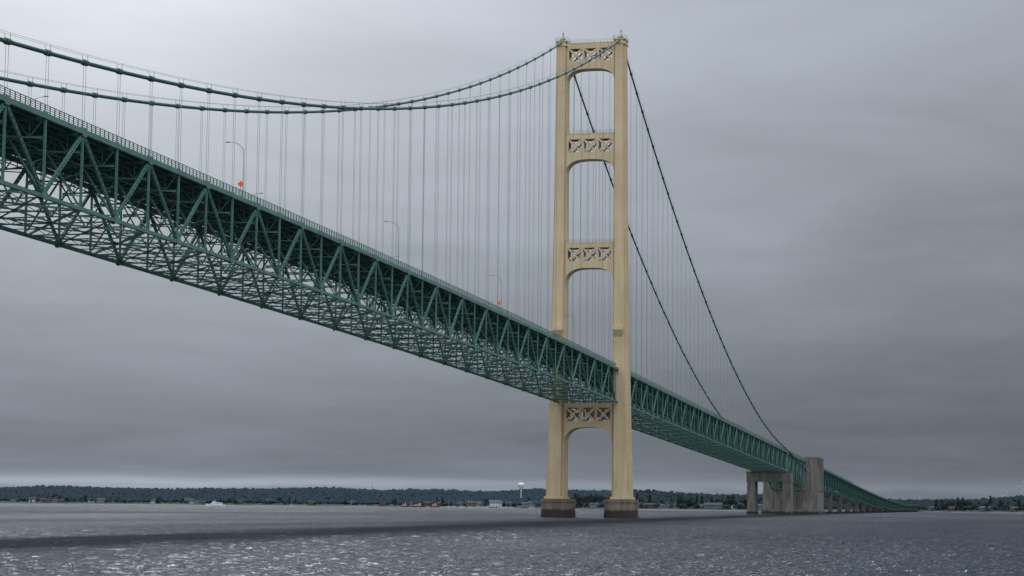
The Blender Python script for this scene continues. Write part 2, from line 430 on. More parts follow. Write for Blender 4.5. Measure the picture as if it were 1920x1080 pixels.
for s in (1,-1):
    x0,x1=(7.4,18.0) if s>0 else (-18.0,-7.4)
    mb.box(x0,x1,669,712,15.0,30.5)
    x0,x1=(9.0,17.8) if s>0 else (-17.8,-9.0)
    mb.box(x0,x1,669.5,711.5,30.5,36.6); mb.box(x0-.3,x1+.3,669.2,711.8,36.6,37.5)
    for k in range(5):
        mb.box((x1+.21 if s>0 else x0-.6),(x1+.6 if s>0 else x0-.21),674+k*7.8,676.2+k*7.8,15.1,36.0)
    for a,b in ((x0+1.2,x0+1.8),(x1-1.8,x1-1.2),(x0+4.1,x0+4.7)): mb.box(a,b,668.6,668.99,15.2,36)
mb.box(-7.4,7.4,676,704,15.0,T(690)-2.2)
mb.obj("anchorage",CONC,bridge)
via=empty("approach_viaduct",(0,1600,0),"long green truss viaduct on concrete piers leading ashore","viaduct")
def vobj(mb,name,mat):
    o=mb.obj(name,mat,None); o.parent=via; o.matrix_parent_inverse=Matrix.Translation((0,-1600,0)); return o
py=[792,884,976,1068,1160,1252,1344,1436,1528,1620,1712,1804,1896,1988,2080,2172,2264,2356,2430]
def vd(y): return 14.0 if y<900 else (13.0 if y<1200 else (11.0 if y<1500 else 8.5))
prev=712
for i,yb in enumerate(py):
    n=8; ys=list(np.linspace(prev,yb,n+1)); mb=MB(); d=vd((prev+yb)/2)
    d=min(d,T(yb)-3)
    for s in (1,-1):
        x=s*8.8
        for k in range(n):
            a,b=ys[k],ys[k+1]; mb.beam((x,a,T(a)-.4),(x,b,T(b)-.4),.6,.8); mb.beam((x,a,T(a)-d),(x,b,T(b)-d),.6,.7)
            mb.beam((x,a,T(a)-(.6 if k%2==0 else d)),(x,b,T(b)-(d if k%2==0 else .6)),.4,.5,up=(0,1,0))
            mb.beam((x,a,T(a)-.6),(x,a,T(a)-d),.35,.4)
    for k in range(n):
        a,b=ys[k],ys[k+1]
        mb.beam((-8.8,a,T(a)-d),(8.8,b,T(b)-d),.3,.3); mb.beam((8.8,a,T(a)-d+.4),(-8.8,b,T(b)-d+.4),.3,.3)
        mb.beam((-8.8,a,T(a)-d+.1),(8.8,a,T(a)-d+.1),.35,.5); mb.beam((-8.8,a,T(a)-2.6),(8.8,a,T(a)-2.6),.4,2.2)
    vobj(mb,"truss_span",CABLE)
    mb=MB(); zt=T(yb)-d-.6
    if zt>1.5:
        for s in (1,-1):
            mb.box(s*7.6-1.6,s*7.6+1.6,yb-1.9,yb+1.9,1.2,zt-1.6); 
        mb.box(-9.8,9.8,yb-3,yb+3,-2,1.2)
        mb.box(-9.8,9.8,yb-1.8,yb+1.8,zt-1.59,zt)
    else: mb.box(-10,10,yb-3,yb+3,-2,max(zt,.5))
    vobj(mb,"viaduct_pier",CONC_D)
    prev=yb

# ------------------------------------------------------------------ street lamps on deck
def lamp_meshes():
    a=MB(); a.tube([(0,0,0),(0,0,.5),(0,0,8.2)],[.13,.09,.06],8); pole=a.mesh("pole",STEELG,True)
    a=MB(); a.tube([(0,0,8.1),(-.35,0,8.75),(-1.0,0,9.2),(-2.0,0,9.5),(-2.9,0,9.6)],[.055,.05,.045,.04,.04],6); a.tube([(0,0,7.2),(-1.1,0,9.1)],.02,4)
    arm=a.mesh("lamp_arm",STEELG,True)
    a=MB(); a.loft([[(-2.8,-.1,9.56),(-2.8,.1,9.56),(-2.8,.08,9.66),(-2.8,-.08,9.66)],[(-3.2,-.18,9.52),(-3.2,.18,9.52),(-3.2,.12,9.70),(-3.2,-.12,9.70)],[(-3.65,-.12,9.54),(-3.65,.12,9.54),(-3.65,.08,9.62),(-3.65,-.08,9.62)]])
    head=a.mesh("lamp_head",STEELG); return pole,arm,head
lm=lamp_meshes()
def lamp(y,s):
    e=empty("street_lamp",(s*8.75,y,T(y)+.2),"grey steel street lamp with curved arm on bridge deck","street lamp","street lamps along the bridge deck")
    e.scale=(.95,1,1.10) if s>0 else (.9,1,.98)
    if s<0: e.rotation_euler=(0,0,math.pi)
    for me,n in zip(lm,("pole","lamp_arm","lamp_head")):
        o=bpy.data.objects.new(n,me); COL.objects.link(o); o.parent=e
for k in range(26):
    y=-452+96*k
    if abs(y)>8: 
        if y>-440: lamp(y,1)
    if y+48>-420 and y+48<2000: lamp(y+48,-1)
def diamond(y):
    e=empty("warning_sign",(9.3,y,T(y)+.2),"blank orange diamond roadwork sign beside bridge railing","road sign","orange warning signs on bridge")
    a=MB(); a.beam((0,0,0),(0,0,1.9),.07,.07); a.beam((-.35,0,.02),(.35,0,.02),.08,.08); a.beam((0,-.35,.06),(0,.35,.06),.06,.06); o=a.obj("sign_post",STEELG); o.parent=e
    a=MB(); r=.6; z=2.5; a.loft([[(-r,-.06,z),(0,-.06,z-r),(r,-.06,z),(0,-.06,z+r)],[(-r,-.03,z),(0,-.03,z-r),(r,-.03,z),(0,-.03,z+r)]]); o=a.obj("sign_panel",ORANGE); o.parent=e
    e.rotation_euler=(0,0,math.radians(14))
diamond(-358.5); diamond(-169)

# ------------------------------------------------------------------ water: one polar sheet with real waves
def water():
    r=np.random.default_rng(11)
    Rs=np.concatenate([[2,10,25,45,62,80],np.geomspace(98,2300,1400),np.geomspace(2350,30000,22)])
    bd=np.linspace(-.285,.285,820)
    bo=np.linspace(.305,2*math.pi-.305,90)
    B=np.concatenate([bd,bo]); nb=len(B)
    al=PSI-B
    RR,AA=np.meshgrid(Rs,al,indexing='ij')
    X=CX-RR*np.sin(AA); Y=-CD+RR*np.cos(AA); Z=np.zeros_like(X)
    dR=np.gradient(Rs)[:,None]*np.ones_like(X); dB=RR*(.57/820); dB[:,len(bd):]=1e3
    sp=np.maximum(dR,dB)
    gust=np.zeros_like(X)
    for _ in range(12):
        an=r.uniform(0,6.283);k=2*math.pi/r.uniform(30,300); gust+=np.sin(k*(X*math.cos(an)+Y*math.sin(an)*.5)+r.uniform(0,6.28))
    gust=1+.08*gust
    base_dir=1.95
    for i in range(80):
        lam=float(np.exp(r.uniform(math.log(.65),math.log(3.4))))
        an=base_dir+r.normal(0,.7); k=2*math.pi/lam
        amp=.0068*lam**.75
        ph=k*(X*math.cos(an)+Y*math.sin(an))+r.uniform(0,6.283)
        w=np.clip((lam/sp-2.0)/1.0,0,1)
        s_=np.sin(ph); Z+=amp*w*(s_+.30*np.cos(2*ph)*(-1))*gust
    n1=len(Rs)
    idx=np.arange(n1*nb).reshape(n1,nb)
    a=idx[:-1,:]; b=idx[1:,:]; a2=np.roll(a,-1,1); b2=np.roll(b,-1,1)
    quads=np.stack([a,a2,b2,b],-1).reshape(-1,4)[:, ::-1]
    V=np.stack([X,Y,Z],-1).reshape(-1,3)
    me=bpy.data.meshes.new("lake_water")
    nq=len(quads)
    me.vertices.add(len(V)); me.vertices.foreach_set("co",V.astype(np.float32).ravel())
    me.loops.add(nq*4); me.loops.foreach_set("vertex_index",quads.astype(np.int32).ravel())
    me.polygons.add(nq); me.polygons.foreach_set("loop_start",np.arange(0,nq*4,4,dtype=np.int32)); me.polygons.foreach_set("loop_total",np.full(nq,4,dtype=np.int32))
    me.polygons.foreach_set("use_smooth",np.ones(nq,dtype=bool))
    me.update(); me.validate()
    if me.polygons[0].normal.z<0: me.flip_normals()
    o=bpy.data.objects.new("lake_water",me); COL.objects.link(o); o["kind"]="structure"
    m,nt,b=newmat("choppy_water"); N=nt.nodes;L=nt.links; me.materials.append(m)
    N.remove(b)
    g=N.new("ShaderNodeNewGeometry"); sp_=N.new("ShaderNodeSeparateXYZ"); L.new(g.outputs["Position"],sp_.inputs[0])
    def nz(scale,sx,sy,rot,det,rough=.55):
        mp=N.new("ShaderNodeMapping"); mp.inputs["Scale"].default_value=(sx,sy,1); mp.inputs["Rotation"].default_value=(0,0,rot); L.new(g.outputs["Position"],mp.inputs["Vector"])
        n=N.new("ShaderNodeTexNoise"); n.inputs["Scale"].default_value=scale; n.inputs["Detail"].default_value=det; n.inputs["Roughness"].default_value=rough; n.inputs["Distortion"].default_value=.3; L.new(mp.outputs[0],n.inputs["Vector"]); return n.outputs["Fac"]
    def M(op,a,b_=None,c=None):
        n=N.new("ShaderNodeMath"); n.operation=op
        for i,v in enumerate((a,b_,c)):
            if v is None: continue
            if isinstance(v,(int,float)): n.inputs[i].default_value=v
            else: L.new(v,n.inputs[i])
        return n.outputs[0]
    n2=nz(1.7,1,1.3,.4,3,.6)
    w=nz(.012,1,.25,-.05,5,.65)
    mr=N.new("ShaderNodeMapRange"); mr.inputs["From Min"].default_value=.38; mr.inputs["From Max"].default_value=.62; mr.inputs["To Min"].default_value=.55; mr.inputs["To Max"].default_value=.9; L.new(w,mr.inputs["Value"])
    # bridge shadow painted into the water: reflection colour dimmed, bumps raised, ragged edges
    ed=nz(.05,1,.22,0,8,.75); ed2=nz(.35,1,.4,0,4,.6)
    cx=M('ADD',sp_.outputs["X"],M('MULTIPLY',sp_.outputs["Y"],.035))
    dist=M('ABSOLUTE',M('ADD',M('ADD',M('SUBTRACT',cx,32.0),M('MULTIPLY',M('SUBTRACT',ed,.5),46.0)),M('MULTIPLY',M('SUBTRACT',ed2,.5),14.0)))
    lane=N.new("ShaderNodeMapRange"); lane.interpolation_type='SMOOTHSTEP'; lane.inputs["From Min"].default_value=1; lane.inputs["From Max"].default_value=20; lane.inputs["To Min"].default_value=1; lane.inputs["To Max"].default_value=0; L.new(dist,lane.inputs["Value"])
    lane_shade=lane.outputs[0]
    b2=N.new("ShaderNodeBump"); L.new(M('ADD',.9,M('MULTIPLY',lane_shade,1.4)),b2.inputs["Distance"]); L.new(M('MAXIMUM',mr.outputs[0],lane_shade),b2.inputs["Strength"]); L.new(n2,b2.inputs["Height"])
    refl=M('SUBTRACT',1.0,M('MULTIPLY',lane_shade,.30)); refl=M('MULTIPLY',refl,M('SUBTRACT',1.22,M('MULTIPLY',mr.outputs[0],.30)))
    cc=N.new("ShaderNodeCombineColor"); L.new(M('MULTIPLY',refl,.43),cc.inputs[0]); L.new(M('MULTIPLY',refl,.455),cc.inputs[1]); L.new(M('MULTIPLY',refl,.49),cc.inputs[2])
    gl=N.new("ShaderNodeBsdfGlossy"); gl.inputs["Roughness"].default_value=.22; L.new(cc.outputs[0],gl.inputs["Color"]); L.new(b2.outputs[0],gl.inputs["Normal"])
    df=N.new("ShaderNodeBsdfDiffuse"); df.inputs["Color"].default_value=(.018,.023,.029,1)
    fr=N.new("ShaderNodeFresnel"); fr.inputs["IOR"].default_value=1.33; L.new(b2.outputs[0],fr.inputs["Normal"])
    mxs=N.new("ShaderNodeMixShader"); L.new(fr.outputs[0],mxs.inputs[0]); L.new(df.outputs[0],mxs.inputs[1]); L.new(gl.outputs[0],mxs.inputs[2])
    L.new(mxs.outputs[0],N["Material Output"].inputs["Surface"])
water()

# ------------------------------------------------------------------ far shore
SH=[(-420,3300),(-249,3100),(-67,3000),(0,2700),(60,2250),(125,2250),(150,2700),(197,3120),(215,2700),(245,2450),(420,2300)]
RG=[(-420,28),(-249,26),(-67,29),(0,27),(60,25),(125,19),(170,15),(197,16),(215,18),(245,21),(420,22)]
def shR(m): return float(np.interp(m,[s[0] for s in SH],[s[1] for s in SH]))+18*math.sin(m*.09)+9*math.sin(m*.31+1)
def ridge(m): return float(np.interp(m,[s[0] for s in RG],[s[1] for s in RG]))+1.5*math.sin(m*.05)+.8*math.sin(m*.13)
def hz(m,dR):
    if dR<0: return -1.5
    if dR<25: return -0.5+dR*.09
    t=min(1,(dR-25)/1500)
    return 1.7+(ridge(m)-1.7)*(t**1.15)+1.2*math.sin(m*.11+dR*.004)*t
def land():
    ms=np.linspace(-430,430,260); ds=[-10,0,12,25,60,120,250,450,700,1000,1525,2500,5000,9000]
    v=[];f=[]
    for m in ms:
        R0=shR(m)
        for d in ds: x,y=shore_pos(m,R0+d); v.append((x,y,hz(m,d)))
    n=len(ds)
    for i in range(len(ms)-1):
        for j in range(n-1): f.append((i*n+j,(i+1)*n+j,(i+1)*n+j+1,i*n+j+1))
    me=bpy.data.meshes.new("shore_land"); me.from_pydata(v,[],f); me.polygons.foreach_set("use_smooth",[True]*len(f))
    o=bpy.data.objects.new("shore_land",me); COL.objects.link(o); o["kind"]="structure"
    m,nt,b=newmat("shore_ground"); N=nt.nodes;L=nt.links; me.materials.append(m)
    g=N.new("ShaderNodeNewGeometry"); sp=N.new("ShaderNodeSeparateXYZ"); L.new(g.outputs["Position"],sp.inputs[0])
    nz=N.new("ShaderNodeTexNoise"); nz.inputs["Scale"].default_value=.012; nz.inputs["Detail"].default_value=6; L.new(g.outputs["Position"],nz.inputs["Vector"])
    ad=N.new("ShaderNodeMath"); ad.operation='MULTIPLY_ADD'; ad.inputs[1].default_value=4; L.new(nz.outputs["Fac"],ad.inputs[0]); L.new(sp.outputs["Z"],ad.inputs[2])
    mr=N.new("ShaderNodeMapRange"); mr.inputs["From Min"].default_value=2.2; mr.inputs["From Max"].default_value=2.9; L.new(ad.outputs[0],mr.inputs["Value"])
    mix=N.new("ShaderNodeMix"); mix.data_type='RGBA'; L.new(mr.outputs[0],mix.inputs["Factor"]); mix.inputs["A"].default_value=(.15,.145,.13,1); mix.inputs["B"].default_value=(.035,.047,.048,1)
    L.new(mix.outputs["Result"],b.inputs["Base Color"]); b.inputs["Roughness"].default_value=.95
land()
FOL_FAR=noise_mat("distant_hazy_foliage",(.038,.056,.069),(.045,.063,.077),.03,1,spec=.0)  # bluish haze of distance put into the base colour
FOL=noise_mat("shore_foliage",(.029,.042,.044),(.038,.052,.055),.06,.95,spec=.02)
BARK=noise_mat("bark",(.04,.035,.03),(.07,.06,.05),1,.9)
def ico():
    t=(1+5**.5)/2
    V=np.array([(-1,t,0),(1,t,0),(-1,-t,0),(1,-t,0),(0,-1,t),(0,1,t),(0,-1,-t),(0,1,-t),(t,0,-1),(t,0,1),(-t,0,-1),(-t,0,1)],float); V/=np.linalg.norm(V[0])
    Fc=[(0,11,5),(0,5,1),(0,1,7),(0,7,10),(0,10,11),(1,5,9),(5,11,4),(11,10,2),(10,7,6),(7,1,8),(3,9,4),(3,4,2),(3,2,6),(3,6,8),(3,8,9),(4,9,5),(2,4,11),(6,2,10),(8,6,7),(9,8,1)]
    return V,np.array(Fc)
IV,IF=ico()
def forest(name,m0,m1,specs,mat):
    vs=[];fs=[];k=0
    for d0,d1,count,h0,h1 in specs:
        for _ in range(count):
            m=rng.uniform(m0,m1); d=rng.uniform(d0,d1); h=rng.uniform(h0,h1)*(1 if rng.random()<.96 else 1.15); x,y=shore_pos(m,shR(m)+d); z=hz(m,d)
            if rng.random()<.15:
                r=h*.2; n=6; a0=rng.uniform(0,6)
                ring=[(x+r*rng.uniform(.7,1.2)*math.cos(a0+i*6.283/n),y+r*rng.uniform(.7,1.2)*math.sin(a0+i*6.283/n),z+h*rng.uniform(.05,.25)) for i in range(n)]
                ring2=[(x+r*.55*rng.uniform(.6,1.2)*math.cos(a0+.5+i*6.283/n),y+r*.55*rng.uniform(.6,1.2)*math.sin(a0+.5+i*6.283/n),z+h*rng.uniform(.5,.62)) for i in range(n)]
                vs.extend(ring+ring2+[(x,y,z+h*1.0)])
                for i in range(n):
                    j=(i+1)%n; fs.append((k+i,k+j,k+n+i)); fs.append((k+j,k+n+j,k+n+i)); fs.append((k+n+i,k+n+j,k+2*n))
                k+=2*n+1
            else:
                for q in range(2):
                    V=IV*rng.uniform(.7,1.25,(12,1)); s=np.array([h*.33,h*.33,h*.36])*rng.uniform(.6,1.0)
                    c=np.array([x+rng.uniform(-.25,.25)*h,y+rng.uniform(-.25,.25)*h,z+h*rng.uniform(.38,.62)])
                    vs.extend(map(tuple,V*s+c)); fs.extend(map(tuple,IF+k)); k+=12
    me=bpy.data.meshes.new(name); me.from_pydata(vs,[],fs); me.materials.append(mat); me.polygons.foreach_set("use_smooth",[True]*len(fs))
    o=bpy.data.objects.new(name,me); COL.objects.link(o); o["kind"]="stuff"; tag(o,"dark green forest covering the low hills behind the shore","forest")
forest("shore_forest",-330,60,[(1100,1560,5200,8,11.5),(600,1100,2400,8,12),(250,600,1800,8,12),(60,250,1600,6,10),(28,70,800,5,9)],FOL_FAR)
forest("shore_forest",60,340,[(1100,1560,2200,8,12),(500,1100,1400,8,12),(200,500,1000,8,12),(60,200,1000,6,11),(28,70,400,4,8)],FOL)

def tree_proto(kind,seed):
    r=np.random.default_rng(seed); a=MB()
    if kind=="c":
        a.tube([(0,0,0),(0,0,11)],[.3,.06],6)
        b=MB()
        for i in range(420):
            t=r.random()**.8; z=1.5+t*11; rad=(1-t)*3.0*r.uniform(.5,1.1)+.15; an=r.uniform(0,6.283); c=Vector((rad*math.cos(an),rad*math.sin(an),z)); s=r.uniform(.3,.8)
            k=len(b.v); d=[Vector(tuple(r.normal(0,1,3)))*s*.8 for _ in range(3)]
            b.v.extend([tuple(c+q) for q in d]); b.f.append((k,k+1,k+2)); b.mi.append(0)
        b.tube([(0,0,2),(0,0,5),(0,0,12.5)],[1.9,1.4,.1],7)
    else:
        a.tube([(0,0,0),(.1,0,3),(.2,.1,6)],[.4,.3,.15],6)
        for an in (0.3,2.2,4.1): a.tube([(0,0,3),(1.8*math.cos(an),1.8*math.sin(an),6)],[.18,.06],5)
        b=MB()
        for q in range(9):
            cc=Vector((r.normal(0,2.0),r.normal(0,2.0),r.uniform(4,9.3))); rr=r.uniform(1.3,2.4)
            V=IV*r.uniform(.5,.9,(12,1))*rr; k=len(b.v); b.v.extend([tuple(cc+Vector(tuple(p))) for p in V]); b.f.extend([tuple(int(i)+k for i in f) for f in IF]); b.mi.extend([0]*20)
            for i in range(60):
                d=Vector(tuple(r.normal(0,1,3))).normalized()*rr*r.uniform(.8,1.2); k=len(b.v)
                b.v.extend([tuple(cc+d+Vector(tuple(r.normal(0,.4,3)))) for _ in range(3)]); b.f.append((k,k+1,k+2)); b.mi.append(0)
    return a.mesh("trunk",BARK),b.mesh("crown",FOL)
protos=[tree_proto("c",1),tree_proto("b",2),tree_proto("b",3),tree_proto("c",4),tree_proto("b",5)]
def put_tree(m,d,sc,k):
    x,y=shore_pos(m,shR(m)+d); con=k in (0,3)
    e=empty("conifer_tree" if con else "broadleaf_tree",(x,y,hz(m,d)-.2),"dark pointed conifer standing on the far shore" if con else "dark round-crowned leafy tree on the far shore","tree","trees along the far shore")
    e.scale=(sc,sc,sc*random.uniform(.9,1.15)); e.rotation_euler=(0,0,random.uniform(0,6.28))
    for me,n in zip(protos[k],("trunk","crown")):
        o=bpy.data.objects.new(n,me); COL.objects.link(o); o.parent=e
for i in range(34): put_tree(random.uniform(24,50),random.uniform(30,110),random.uniform(.8,1.4),random.choice([0,1,2,4,4]))
for i in range(70): put_tree(random.uniform(60,150),random.uniform(40,130),random.uniform(.7,1.3),random.choice([0,1,2,3,4]))
for i in range(40): put_tree(random.uniform(206,262),random.uniform(30,110),random.uniform(.8,1.4),random.choice([0,1,2,3,4]))
for i in range(30): put_tree(random.uniform(-230,12),random.uniform(28,60),random.uniform(.6,1.0),random.choice([0,1,2,4]))

ROOFS=[noise_mat("grey_shingle",(.06,.065,.075),(.09,.096,.106),.8,.9),noise_mat("brown_shingle",(.055,.047,.045),(.08,.07,.066),.8,.9),noise_mat("blue_metal_roof",(.06,.09,.13),(.08,.12,.17),.8,.6)]
WALLS=[noise_mat("pale_siding",(.15,.155,.16),(.21,.215,.22),.5,.8),noise_mat("brown_siding",(.07,.062,.058),(.10,.088,.08),.5,.8),noise_mat("grey_siding",(.09,.10,.11),(.14,.15,.165),.5,.8),noise_mat("white_siding",(.40,.42,.44),(.52,.54,.56),.5,.8),noise_mat("brick_wall",(.07,.052,.05),(.10,.073,.068),.5,.8)]
def house_proto(w,d,h,rh,wall,roof,st=2):
    a=MB(); a.box(-w/2,w/2,-d/2,d/2,0,h)
    for s in (-1,1):
        k=len(a.v); a.v.extend([(s*w/2,-d/2,h),(s*w/2,d/2,h),(s*w/2,0,h+rh-.2)]); a.f.append((k,k+1,k+2)); a.mi.append(0)
    n=max(2,int(w/3.2))
    for fl in range(st):
        z=h/st*fl+.9
        for i in range(n):
            x=-w/2+w*(i+.5)/n
            for s in (-1,1):
                y=s*(d/2+.03)
                if fl==0 and i==n//2: a.box(x-.55,x+.55,min(y,y-s*.05),max(y,y-s*.05)+.001,0,2.1,2)
                else: a.box(x-.65,x+.65,y-.03,y+.03,z,z+1.3,1)
    b=MB()
    for s in (-1,1):
        y=s*(d/2+.6)
        b.quad8([(-w/2-.5,0,h+rh-.1),(w/2+.5,0,h+rh-.1),(w/2+.5,y,h-.35),(-w/2-.5,y,h-.35),(-w/2-.5,0,h+rh+.12),(w/2+.5,0,h+rh+.12),(w/2+.5,y,h-.13),(-w/2-.5,y,h-.13)])
    b.box(w*.25,w*.25+.8,-.4,.4,h+rh*.5,h+rh+1.0)
    return a.mesh("house_wall",[WALLS[wall],GLASS,WALLS[1]]),b.mesh("roof",ROOFS[roof])
HP=[(house_proto(14,9,5.5,3,0,0),"pale sided two storey house with grey roof"),(house_proto(11,8,5,3,1,1),"brown two storey cottage with brown roof"),(house_proto(22,11,5.5,2.5,2,0),"long grey building with shallow grey roof"),(house_proto(10,8,5,3.0,3,0),"white two storey house with grey roof"),(house_proto(24,12,6,2.5,4,1),"long brown brick building with brown roof"),(house_proto(13,9,6,2.6,3,2),"white building with blue metal roof")]
def put_house(m,d,k,sc=1,rot=None):
    x,y=shore_pos(m,shR(m)+d); (meshes,lab)=HP[k]
    e=empty("shore_house",(x,y,hz(m,d)-.1),lab+" near the far shore","house","buildings along the far shore")
    e.scale=(sc,sc,sc); al=PSI-m/1000.; e.rotation_euler=(0,0,al+(random.uniform(-.6,.6) if rot is None else rot))
    for me,n in zip(meshes,("house_wall","roof")):
        o=bpy.data.objects.new(n,me); COL.objects.link(o); o.parent=e
def xm(x): return (x-960)/3.854
for x,k in ((34,0),(41,1),(69,3),(90,0),(97,1),(112,0),(124,1),(178,3),(198,0),(204,1),(243,0),(294,3),(302,0),(361,0),(368,3),(376,0),(388,1),(455,1),(512,0),(590,1),(668,0)):
    put_house(xm(x),random.choice([24,30,38,55,80]),k,random.uniform(.5,.95))
for x in (752,775,803,835,848,866,893,905,948,957,990,1003): put_house(xm(x),random.uniform(25,70),random.choice([0,1,2,3,4,4]),random.uniform(.6,.95))
put_house(xm(932),20,5,1.1,0); put_house(xm(937),30,5,.8,.2)
for x,k in ((1192,2),(1204,1),(1226,4),(1245,2),(1262,0),(1284,1),(1312,2),(1340,2),(1378,3),(1395,1),(1425,2),(1068,3),(1086,1),(1118,0)):
    put_house(xm(x),random.uniform(26,60),k,random.uniform(.6,.9))
for x,k in ((1752,2),(1785,1),(1850,2),(1900,1)): put_house(xm(x),random.uniform(26,50),k,.8)

x,y=shore_pos(xm(723),shR(xm(723))+25)
a=MB(); a.box(-4.5,4.5,-4,4,0,9.5); a.box(-4.8,4.8,-4.3,4.3,9.5,10.1)
for fl in range(3):
    for i in range(3):
        for s in (-1,1): a.box(-3+i*2.6-.2,-3+i*2.6+.9,s*4.03-.03,s*4.03+.03,1.2+fl*2.9,2.6+fl*2.9,1)
o=a.obj("brick_block",[WALLS[4],GLASS],loc=(x,y,1.2)); o.rotation_euler=(0,0,.4); tag(o,"square red brown brick block on the waterfront","building")

x,y=shore_pos(xm(980.5),2950)
e=empty("water_tower",(x,y,3),"white water tower with bulb tank on slender stem","water tower")
prof=[(2.2,0),(1.3,3),(.9,8),(.85,21),(1.1,23.3),(2.2,25.6),(3.8,27.9),(4.8,29.6),(4.9,30.8),(4.1,32.1),(2.2,33.0),(.1,33.3)]
def lathe(pr,n=20):
    return [[(r*math.cos(2*math.pi*k/n),r*math.sin(2*math.pi*k/n),z) for k in range(n)] for r,z in pr]
a=MB(); a.loft(lathe(prof[:5])); o=a.obj("stem",WHITE_D,smooth=True); o.parent=e
a=MB(); a.loft(lathe(prof[4:])); o=a.obj("tank",WHITE,smooth=True); o.parent=e
for mx,hh in ((703,34),(1345,30)):
    x,y=shore_pos(xm(mx),3900); a=MB()
    for an in range(3):
        c=(math.cos(an*2.094),math.sin(an*2.094)); a.beam((c[0]*1.0,c[1]*1.0,0),(c[0]*.2,c[1]*.2,hh),.15,.15)
        for k in range(12):
            t=k/12;t2=(k+1)/12;c2=(math.cos((an+1)*2.094),math.sin((an+1)*2.094)); r1=1.0-.8*t; r2=1.0-.8*t2
            a.beam((c[0]*r1,c[1]*r1,hh*t),(c2[0]*r2,c2[1]*r2,hh*t2),.08,.08)
    o=a.obj("radio_mast",STEELG,loc=(x,y,12)); tag(o,"thin steel lattice radio mast above the forest","radio mast","radio masts above the hills")
for mx,hh,R in ((1914,56,5200),(1886,42,6200)):
    x,y=shore_pos(xm(mx),R)
    e=empty("wind_turbine",(x,y,4),"white three bladed wind turbine behind the trees","wind turbine","wind turbines beyond the shore")
    a=MB(); a.tube([(0,0,0),(0,0,hh)],[1.8,1.0],10); o=a.obj("turbine_mast",WHITE_D); o.parent=e
    a=MB(); a.box(-1.2,1.2,-2.5,3.5,hh-.2,hh+2); o=a.obj("nacelle",WHITE_D); o.parent=e
    a=MB()
    for k in range(3):
        an=.4+k*2.094; d=Vector((math.sin(an),0,math.cos(an))); c=Vector((0,-3,hh+1)); a.tube([c,c+d*3,c+d*20],[.5,1.0,.25],5)
    o=a.obj("rotor",WHITE_D); o.parent=e

# ------------------------------------------------------------------ boats
def hull(L,B,z0,h,n=12,sheer=.6):
    rings=[]
    for i in range(n+1):
        t=i/n; x=-L/2+L*t
        w=B/2*(1-max(0,(t-.55)/.45)**2.2)*(.85+.15*min(1,t*5)); w=max(w,.08); zt=h+sheer*max(0,t-.5)*2
        rings.append([(x,-w*.75,z0),(x,w*.75,z0),(x,w,zt),(x,-w,zt)])
    return rings
def boat(name,m,R,rot,parts,label,cat,group=None):
    x,y=shore_pos(m,R); e=empty(name,(x,y,0),label,cat,group); e.rotation_euler=(0,0,PSI-m/1000.+rot)
    for n,mb,mats in parts: o=mb.obj(n,mats); o.parent=e
    return e
a=MB(); a.loft(hull(22,5.5,-.3,1.8)); b=MB(); b.box(-8,5,-2.1,2.1,1.8,3.8); b.box(-8.02,3.5,-2.13,2.13,2.5,3.0,1); b.box(-6,4,-1.8,1.8,3.8,4.0); c=MB(); c.box(0,3.6,-1.5,1.5,4.0,5.6); c.box(.3,3.65,-1.53,1.53,4.6,5.1,1); c.beam((0,0,5.6),(-.6,0,7.8),.12,.12)
boat("passenger_ferry",xm(411),2350,math.pi,[("hull",a,WHITE),("cabin",b,[WHITE,GLASS]),("wheelhouse",c,[WHITE,GLASS])],"small white passenger ferry moving across the water","boat")
def redship(L,m,R,label):
    a=MB(); a.loft(hull(L,L*.2,-.3,1.8,sheer=.9)); b=MB(); b.box(-L*.33,L*.16,-L*.07,L*.07,1.8,3.9); b.box(-L*.334,L*.15,-L*.071,L*.071,2.5,3.3,1); b.box(-L*.02,L*.14,-L*.055,L*.055,3.9,5.8)
    b.box(-L*.01,L*.142,-L*.056,L*.056,4.6,5.2,1); c=MB(); c.tube([(-L*.2,0,3.9),(-L*.2,0,6.3)],.8,10); d=MB(); d.beam((L*.05,0,5.8),(L*.05,0,11),.25,.25); d.beam((L*.05,-1.5,9),(L*.05,1.5,9),.2,.2); d.beam((-L*.3,0,3.9),(-L*.3,0,8.5),.2,.2)
    boat("moored_vessel",m,R,random.uniform(-.3,.3),[("hull",a,RED),("superstructure",b,[WHITE_D,GLASS]),("funnel",c,RED),("mast",d,STEELG)],label,"ship","red hulled vessels moored at the shore")
redship(19,xm(790),2850,"large red hulled vessel with white decks moored at shore"); redship(12,xm(764),2865,"small red hulled vessel moored beside a larger one"); redship(13,xm(820),2855,"small red hulled vessel moored beside a larger one")
def sail(m,R,L,hm):
    a=MB(); a.loft(hull(L,L*.3,-.2,1.1)); b=MB(); b.box(-L*.2,L*.15,-L*.09,L*.09,1.1,1.8); c=MB(); c.beam((0,0,1.1),(0,0,hm),.16,.16); c.beam((0,0,2.2),(-L*.4,0,2.3),.22,.25); c.beam((0,-.8,hm*.6),(0,.8,hm*.6),.1,.1)
    boat("sailing_boat",m,R,random.uniform(-.5,.5),[("hull",a,WHITE_D),("cabin",b,WHITE_D),("mast",c,WHITE_D)],"small white sailing boat with bare mast on the water","sailing boat","sailing boats near the shore")
sail(xm(552),2300,6,8)
for x in (846,855,868,872,883,889,897,902,911,917,944,953,961,1000): sail(xm(x),shR(xm(x))-random.uniform(5,40),random.uniform(5,8),random.uniform(8,12))

